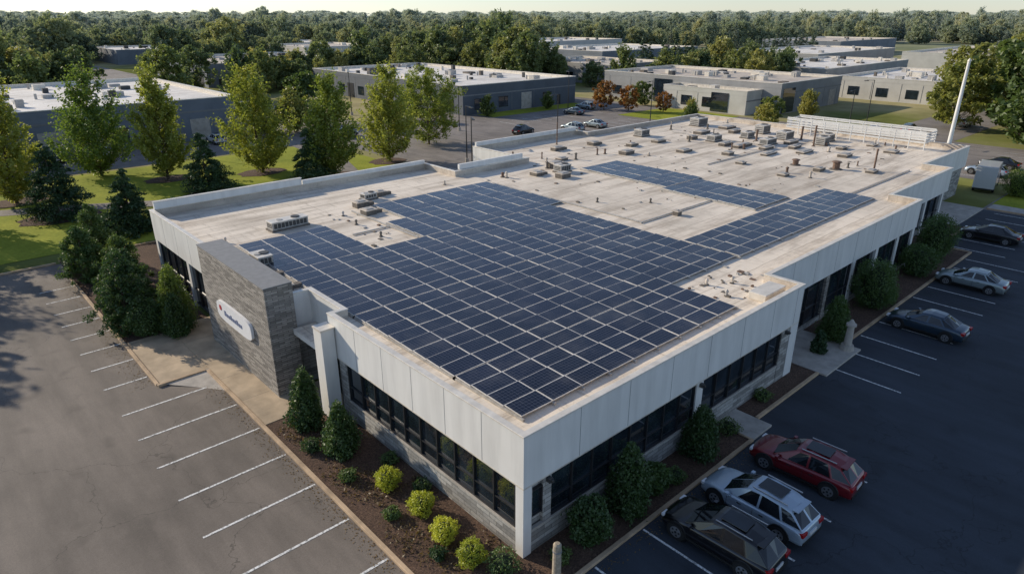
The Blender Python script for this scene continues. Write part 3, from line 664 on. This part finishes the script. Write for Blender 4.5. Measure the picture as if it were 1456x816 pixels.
for (x0,x1,y0,y1) in ((-70,29.9,228,290),(0,119,345,395),(185,330,192,226)): fl.face([(x0,y0,.016),(x1,y0,.016),(x1,y1,.016),(x0,y1,.016)],M['asF'])
fl.build("distant_parking_lot")
# ------------------------------------------------------------------ monopole, bollard, pillar, lamps
b=MB(); b.cyl((0,0,0),.27,.15,14.2,M['white'],14); b.cyl((0,0,14.2),.2,.05,.3,M['cap'],14); b.cyl((0,0,0),.5,.5,.25,M['conc'],14); b.build("flag_pole",loc=(75.2,9.0,0),smooth=False)
b=MB(); wood=simple("weathered_post",(.38,.32,.24),.9,0,.35,8); b.cyl((0,0,0),.17,.15,1.55,wood,14); b.cyl((0,0,1.55),.15,.09,.07,wood,14); b.cyl((0,0,1.25),.175,.175,.06,M['joint'],14); b.build("bollard_post",loc=(.3,-1.45,.05))
b=MB(); b.cyl((0,0,0),.42,.36,.35,M['conc'],12); b.cyl((0,0,.35),.24,.19,1.25,M['conc'],12); b.cyl((0,0,1.6),.3,.3,.12,M['conc'],12); b.cyl((0,0,1.72),.24,.05,.28,M['conc'],12); b.build("stone_pillar",loc=(26.1,-1.0,.1))
def lamp(x,y,h=8,rot=0):
    b=MB(); b.cyl((0,0,0),.25,.25,.6,M['conc'],10); b.cyl((0,0,.6),.09,.06,h-.6,M['mull'],8); b.box(0,1.3,-.05,.05,h-.08,h,M['mull']); b.box(1.0,1.7,-.16,.16,h-.16,h-.06,M['mull']); b.build("street_lamp",loc=(x,y,0),rot=rot)
for (x,y) in ((44,58),(66,62),(88,60),(60,80),(92,84),(100,30),(-10,90),(16,90),(56,110),(118,34),(36,47)): lamp(x,y,R.uniform(7,8.5),R.uniform(0,6))
# ------------------------------------------------------------------ cars
def car(paint,x,y,rot,kind='suv',far=False):
    E=empty("parked_car",(x,y,.02),rot); L,W=4.6,1.84; hl=L/2; hw=W/2
    if kind=='suv': st=[(-1,.60,.80),(-.98,.90,.91),(-.9,.98,.97),(-.5,1.0,1),(0,.97,1),(.36,.96,1),(.6,.94,1),(.80,.87,.97),(.93,.75,.90),(1,.52,.76)]; zb=.25
    else: st=[(-1,.60,.80),(-.97,.88,.90),(-.85,.98,.97),(-.5,.98,1),(0,.94,1),(.38,.92,1),(.6,.87,1),(.82,.78,.97),(.94,.66,.9),(1,.48,.78)]; zb=.2
    rings=[]
    for (t,zt,k) in st:
        w=hw*k; xx=t*hl; z1=zb+.12
        half=[(.86*w,zb),(.985*w,z1),(1.0*w,.52*(zt+zb)),(.975*w,zt-.16),(.93*w,zt-.05),(.80*w,zt),(.4*w,zt+.025)]
        rings.append([(xx,-a,z) for a,z in half]+[(xx,0,zt+.035)]+[(xx,a,z) for a,z in reversed(half)])
    b=MB(); n=len(rings[0]); vs=[p for r in rings for p in r]; fs=[]
    for i in range(len(rings)-1):
        for j in range(n): 
            a,c=i*n+j,i*n+(j+1)%n; fs.append((a,a+n,c+n,c))
    fs.append(tuple(range(n))); fs.append(tuple(reversed(range(len(vs)-n,len(vs)))))
    b.raw(vs,fs,paint); o=b.build("body",E,smooth=True)
    sd=o.modifiers.new("s",'SUBSURF'); sd.levels=1; sd.render_levels=2
    if kind=='suv': zbelt=.95; S_=[(-.95,-.70,1.46),(-.60,-.50,1.54),(-.16,-.16,1.585),(.24,.04,1.53),(.50,.10,1.50)]
    else: zbelt=.92; S_=[(-.80,-.42,1.38),(-.52,-.36,1.41),(-.08,-.10,1.44),(.30,.06,1.40),(.48,.12,1.37)]
    wb,wt=hw*.90,hw*.69; b=MB()
    def glazed(q,ins=.05,m=None):
        q=[Vector(p) for p in q]; c=sum(q,Vector())/4; inn=[p+(c-p).normalized()*ins*1.5 for p in q]
        for i in range(4): b.face([q[i],q[(i+1)%4],inn[(i+1)%4],inn[i]],paint)
        b.face(inn,m or M['cgl'])
    wts=[wt*.90,wt*.98,wt,wt*.97,wt*.93]; wbs=[wb*.90,wb*.99,wb,wb,wb*.97]
    for sgn in (-1,1):
        for i in range(4):
            A,B=S_[i],S_[i+1]
            q=[(A[0]*hl,sgn*wbs[i],zbelt),(B[0]*hl,sgn*wbs[i+1],zbelt),(B[1]*hl,sgn*wts[i+1],B[2]-.05),(A[1]*hl,sgn*wts[i],A[2]-.05)]
            if sgn>0: q=q[::-1]
            if i==3: b.face(q,paint)
            else: glazed(q,.04)
            q2=[(A[1]*hl,sgn*wts[i],A[2]-.05),(B[1]*hl,sgn*wts[i+1],B[2]-.05),(B[1]*hl,sgn*wts[i+1]*.86,B[2]+.01),(A[1]*hl,sgn*wts[i]*.86,A[2]+.01)]
            b.face(q2 if sgn<0 else q2[::-1],paint)
    for i in range(4):
        A,B=S_[i],S_[i+1]
        for sg in (-1,1):
            q=[(A[1]*hl,sg*wts[i]*.86,A[2]+.01),(B[1]*hl,sg*wts[i+1]*.86,B[2]+.01),(B[1]*hl,0,B[2]+.04),(A[1]*hl,0,A[2]+.04)]
            b.face(q if sg<0 else q[::-1],paint)
    F=S_[4]; xb,xt,zt=F[0]*hl,F[1]*hl,F[2]
    glazed([(xb,-wbs[4],zbelt-.02),(xb+.14,0,zbelt+.0),(xt+.04,0,zt+.035),(xt,-wts[4],zt-.04)],.025)
    glazed([(xb+.14,0,zbelt),(xb,wbs[4],zbelt-.02),(xt,wts[4],zt-.04),(xt+.04,0,zt+.035)],.025)
    A=S_[0]
    glazed([(A[0]*hl-.02,0,zbelt+.03),(A[0]*hl,-wbs[0],zbelt),(A[1]*hl,-wts[0],A[2]-.05),(A[1]*hl-.03,0,A[2]+.035)],.05)
    glazed([(A[0]*hl,wbs[0],zbelt),(A[0]*hl-.02,0,zbelt+.03),(A[1]*hl-.03,0,A[2]+.035),(A[1]*hl,wts[0],A[2]-.05)],.05)
    b.build("cabin",E,bevel=.018)
    if kind=='suv':
        b=MB(); zz=S_[2][2]
        b.box(-.46*hl,-.02*hl,-wt*.58,wt*.58,zz+.028,zz+.05,M['cgl']); b.box(-.80*hl,-.68*hl,-wt*.8,wt*.8,1.44,1.485,paint)
        for s in (-1,1):
            b.box(-.62*hl,.02*hl,s*wt*.90-.02,s*wt*.90+.02,zz+.0,zz+.05,M['rim'])
        b.build("roof_rails_and_spoiler",E,bevel=.01)
    b=MB(); wr=.36 if kind=='suv' else .33
    for xx in (-.60*hl,.62*hl):
        for s in (-1,1):
            b.cyl((xx,s*(hw-.02) if s>0 else -hw-.006,wr+.02),wr+.09,wr+.07,.026,M['blk'],24,'y')
            yb=hw-.2 if s>0 else -hw-.02
            b.cyl((xx,yb,wr),wr,wr,.22,M['tyre'],24,'y')
            yr=hw+.015 if s>0 else -hw-.03
            b.cyl((xx,yr,wr),wr*.66,wr*.66,.016,M['rim'],20,'y')
            b.cyl((xx,yr-.004 if s<0 else yr+.012,wr),wr*.14,wr*.14,.012,M['blk'],10,'y')
            for k in range(5):
                a=k*2*math.pi/5+.6; 
                px,pz=xx+math.cos(a)*wr*.42,wr+math.sin(a)*wr*.42
                b.cyl((px,yr-.003 if s<0 else yr+.012,pz),wr*.13,wr*.13,.008,M['blk'],6,'y')
    b.build("wheels",E)
    b=MB()
    for s in (-1,1):
        b.box(.36*hl-.02,.36*hl+.12,s*(hw-.02) if s>0 else -hw-.16,hw+.16 if s>0 else -hw+.02,zbelt-.02,zbelt+.11,paint)
        b.box(-hl+.0,-hl+.2,s*.64-.17,s*.64+.17,.72,.88,M['red'])
        b.box(hl-.24,hl-.09,s*.62-.17,s*.62+.17,.60,.72,M['head'])
        b.box(-.5*hl,.5*hl,(hw-.03) if s>0 else -hw-.008,(hw+.008) if s>0 else -hw+.03,.28,.38,M['blk'])
        for xx in (-.52,-.10,.40): b.box(xx*hl-.006,xx*hl+.006,(hw-.02) if s>0 else -hw-.003,(hw+.003) if s>0 else -hw+.02,.4,.80,M['blk'])
        for xx in (-.30,.12): b.box(xx*hl,xx*hl+.18,(hw-.02) if s>0 else -hw-.015,(hw+.015) if s>0 else -hw+.02,.76,.79,M['blk'])
    b.box(-hl-.02,-hl+.1,-.26,.26,.58,.72,M['plate']); b.box(-hl-.01,-hl+.15,-.72,.72,.32,.46,M['blk']); b.box(hl-.16,hl+.01,-.52,.52,.36,.54,M['blk'])
    b.build("trim",E,bevel=.012)
    return E
cS=carpaint("paint_silver_blue",(.40,.48,.56),.35); cR=carpaint("paint_dark_red",(.18,.008,.014),.3); cK=carpaint("paint_black",(.008,.008,.01),.2); cB=carpaint("paint_navy",(.03,.055,.085),.5); cG=carpaint("paint_grey",(.28,.33,.34),.5); cW=carpaint("paint_white",(.6,.6,.6),0)
h90=math.pi/2
car(cK,6.1,-4.6,h90+.02,'suv'); car(cS,8.85,-4.6,h90-.03,'suv'); car(cR,12.7,-4.7,h90+.05,'suv'); car(cB,32.6,-3.3,h90-.03,'sedan'); car(cG,43.4,-2.9,h90,'sedan'); car(cK,57.5,-.6,h90,'sedan')
for (x,y,r_,k) in ((66,70,.2,'suv'),(2,96.5,h90,'sedan'),(8,96.3,h90,'suv'),(-12,96.5,h90,'sedan'),(24,96.4,h90,'suv'),(35,103,h90,'sedan'),(42,88,0,'sedan'),(110,30,h90,'sedan'),(116,26,0,'suv'),(98,84.5,h90,'suv'),(90,80.5,h90,'sedan'),(131,22,0,'sedan'),(88,7.5,h90,'suv'),(94,7.5,h90,'sedan'),(74.5,66.5,h90,'suv'),(80.5,66.5,h90,'sedan')):
    car(R.choice([cW,cG,cB,cK,cS]),x,y,r_,k)
# white delivery van near the far corner
VE=empty("delivery_van",(80,5.5,.02),.15)
b=MB(); b.box(-3.2,1.4,-1.05,1.05,.5,3.0,cW); b.box(-3.2,1.4,-1.0,1.0,.35,.499,M['blk']); b.build("cargo_box",VE,bevel=.06)
b=MB(); P=[(1.45,.4),(3.2,.4),(3.25,1.1),(2.75,1.35),(2.2,2.2),(1.45,2.3)]
k=len(P); b.raw([(p[0],-.98,p[1]) for p in P]+[(p[0],.98,p[1]) for p in P],[tuple(range(k)),tuple(range(2*k-1,k-1,-1))]+[(i,i+k,(i+1)%k+k,(i+1)%k) for i in range(k)],cW)
b.face([(2.74,-.85,1.42),(2.74,.85,1.42),(2.27,.80,2.13),(2.27,-.80,2.13)],M['cgl']); b.box(1.6,2.2,-.99,.99,1.4,2.0,M['cgl']); b.build("cab",VE)
b=MB()
for xx in (-2.2,2.3):
    for yy in (-1.06,.82): b.cyl((xx,yy,.42),.42,.42,.24,M['tyre'],20,'y'); b.cyl((xx,yy-.01,.42),.24,.24,.26,M['rim'],16,'y')
b.build("wheels",VE)
DC=empty("distant_parked_cars")
cb=[]
for m_ in (cW,cG,cK,cR):
    b=MB(); b.box(-2.2,2.2,-.9,.9,.3,.9,m_); b.box(-1.6,.9,-.8,.8,.9,1.45,M['cgl'],m_); cb.append(b.build("car_part",DC,bevel=.1).data)
for k,o in enumerate([o for o in DC.children]): o.location=(-40+k*6,236,0)
for i in range(150):
    zx=R.choice([(-60,28,232,286),(5,115,350,390),(190,300,195,222),(-40,28,155,160),(32,50,110,158)])
    put("car_part",R.choice(cb),R.uniform(zx[0],zx[1]),round(R.uniform(zx[2],zx[3])/8)*8,rot=R.choice([0,h90]),parent=DC)
# ------------------------------------------------------------------ light, sky, camera
sd_=Vector((-.38,1,0)).normalized(); el=math.radians(22)
sun=bpy.data.lights.new("sun",'SUN'); sun.energy=5; sun.angle=math.radians(.5); sun.color=(1,.88,.70)
so=bpy.data.objects.new("sun",sun); COL.objects.link(so)
sdir=Vector((sd_.x*math.cos(el),sd_.y*math.cos(el),math.sin(el))); so.rotation_euler=(-sdir).to_track_quat('-Z','Y').to_euler(); so.location=(0,0,60)
wd_=bpy.data.worlds.new("World"); sc.world=wd_; wd_.use_nodes=True; nt=wd_.node_tree
sk=nt.nodes.new("ShaderNodeTexSky"); sk.sky_type='NISHITA'; sk.sun_disc=False; sk.sun_elevation=el; sk.sun_rotation=math.atan2(sd_.x,sd_.y); sk.dust_density=.1; sk.air_density=1.0; sk.ozone_density=3
bg=nt.nodes["Background"]
hs=nt.nodes.new("ShaderNodeHueSaturation"); hs.inputs["Saturation"].default_value=.75; nt.links.new(sk.outputs[0],hs.inputs["Color"])
tm=nt.nodes.new("ShaderNodeMix"); tm.data_type='RGBA'; tm.blend_type='MULTIPLY'; tm.inputs[0].default_value=1; nt.links.new(hs.outputs[0],tm.inputs[6]); tm.inputs[7].default_value=(.92,.99,1.10,1)
nt.links.new(tm.outputs[2],bg.inputs[0]); bg.inputs[1].default_value=.14
cam=bpy.data.cameras.new("camera"); cam.lens=36*949/1456; cam.sensor_width=36; cam.clip_end=12000
co=bpy.data.objects.new("camera",cam); COL.objects.link(co); co.location=(-13.33,-13.99,19)
co.rotation_euler=(math.radians(90-22.24),0,math.radians(47.6-90)); sc.camera=co
sc.view_settings.view_transform='Standard'; sc.view_settings.look='None'; sc.view_settings.exposure=0
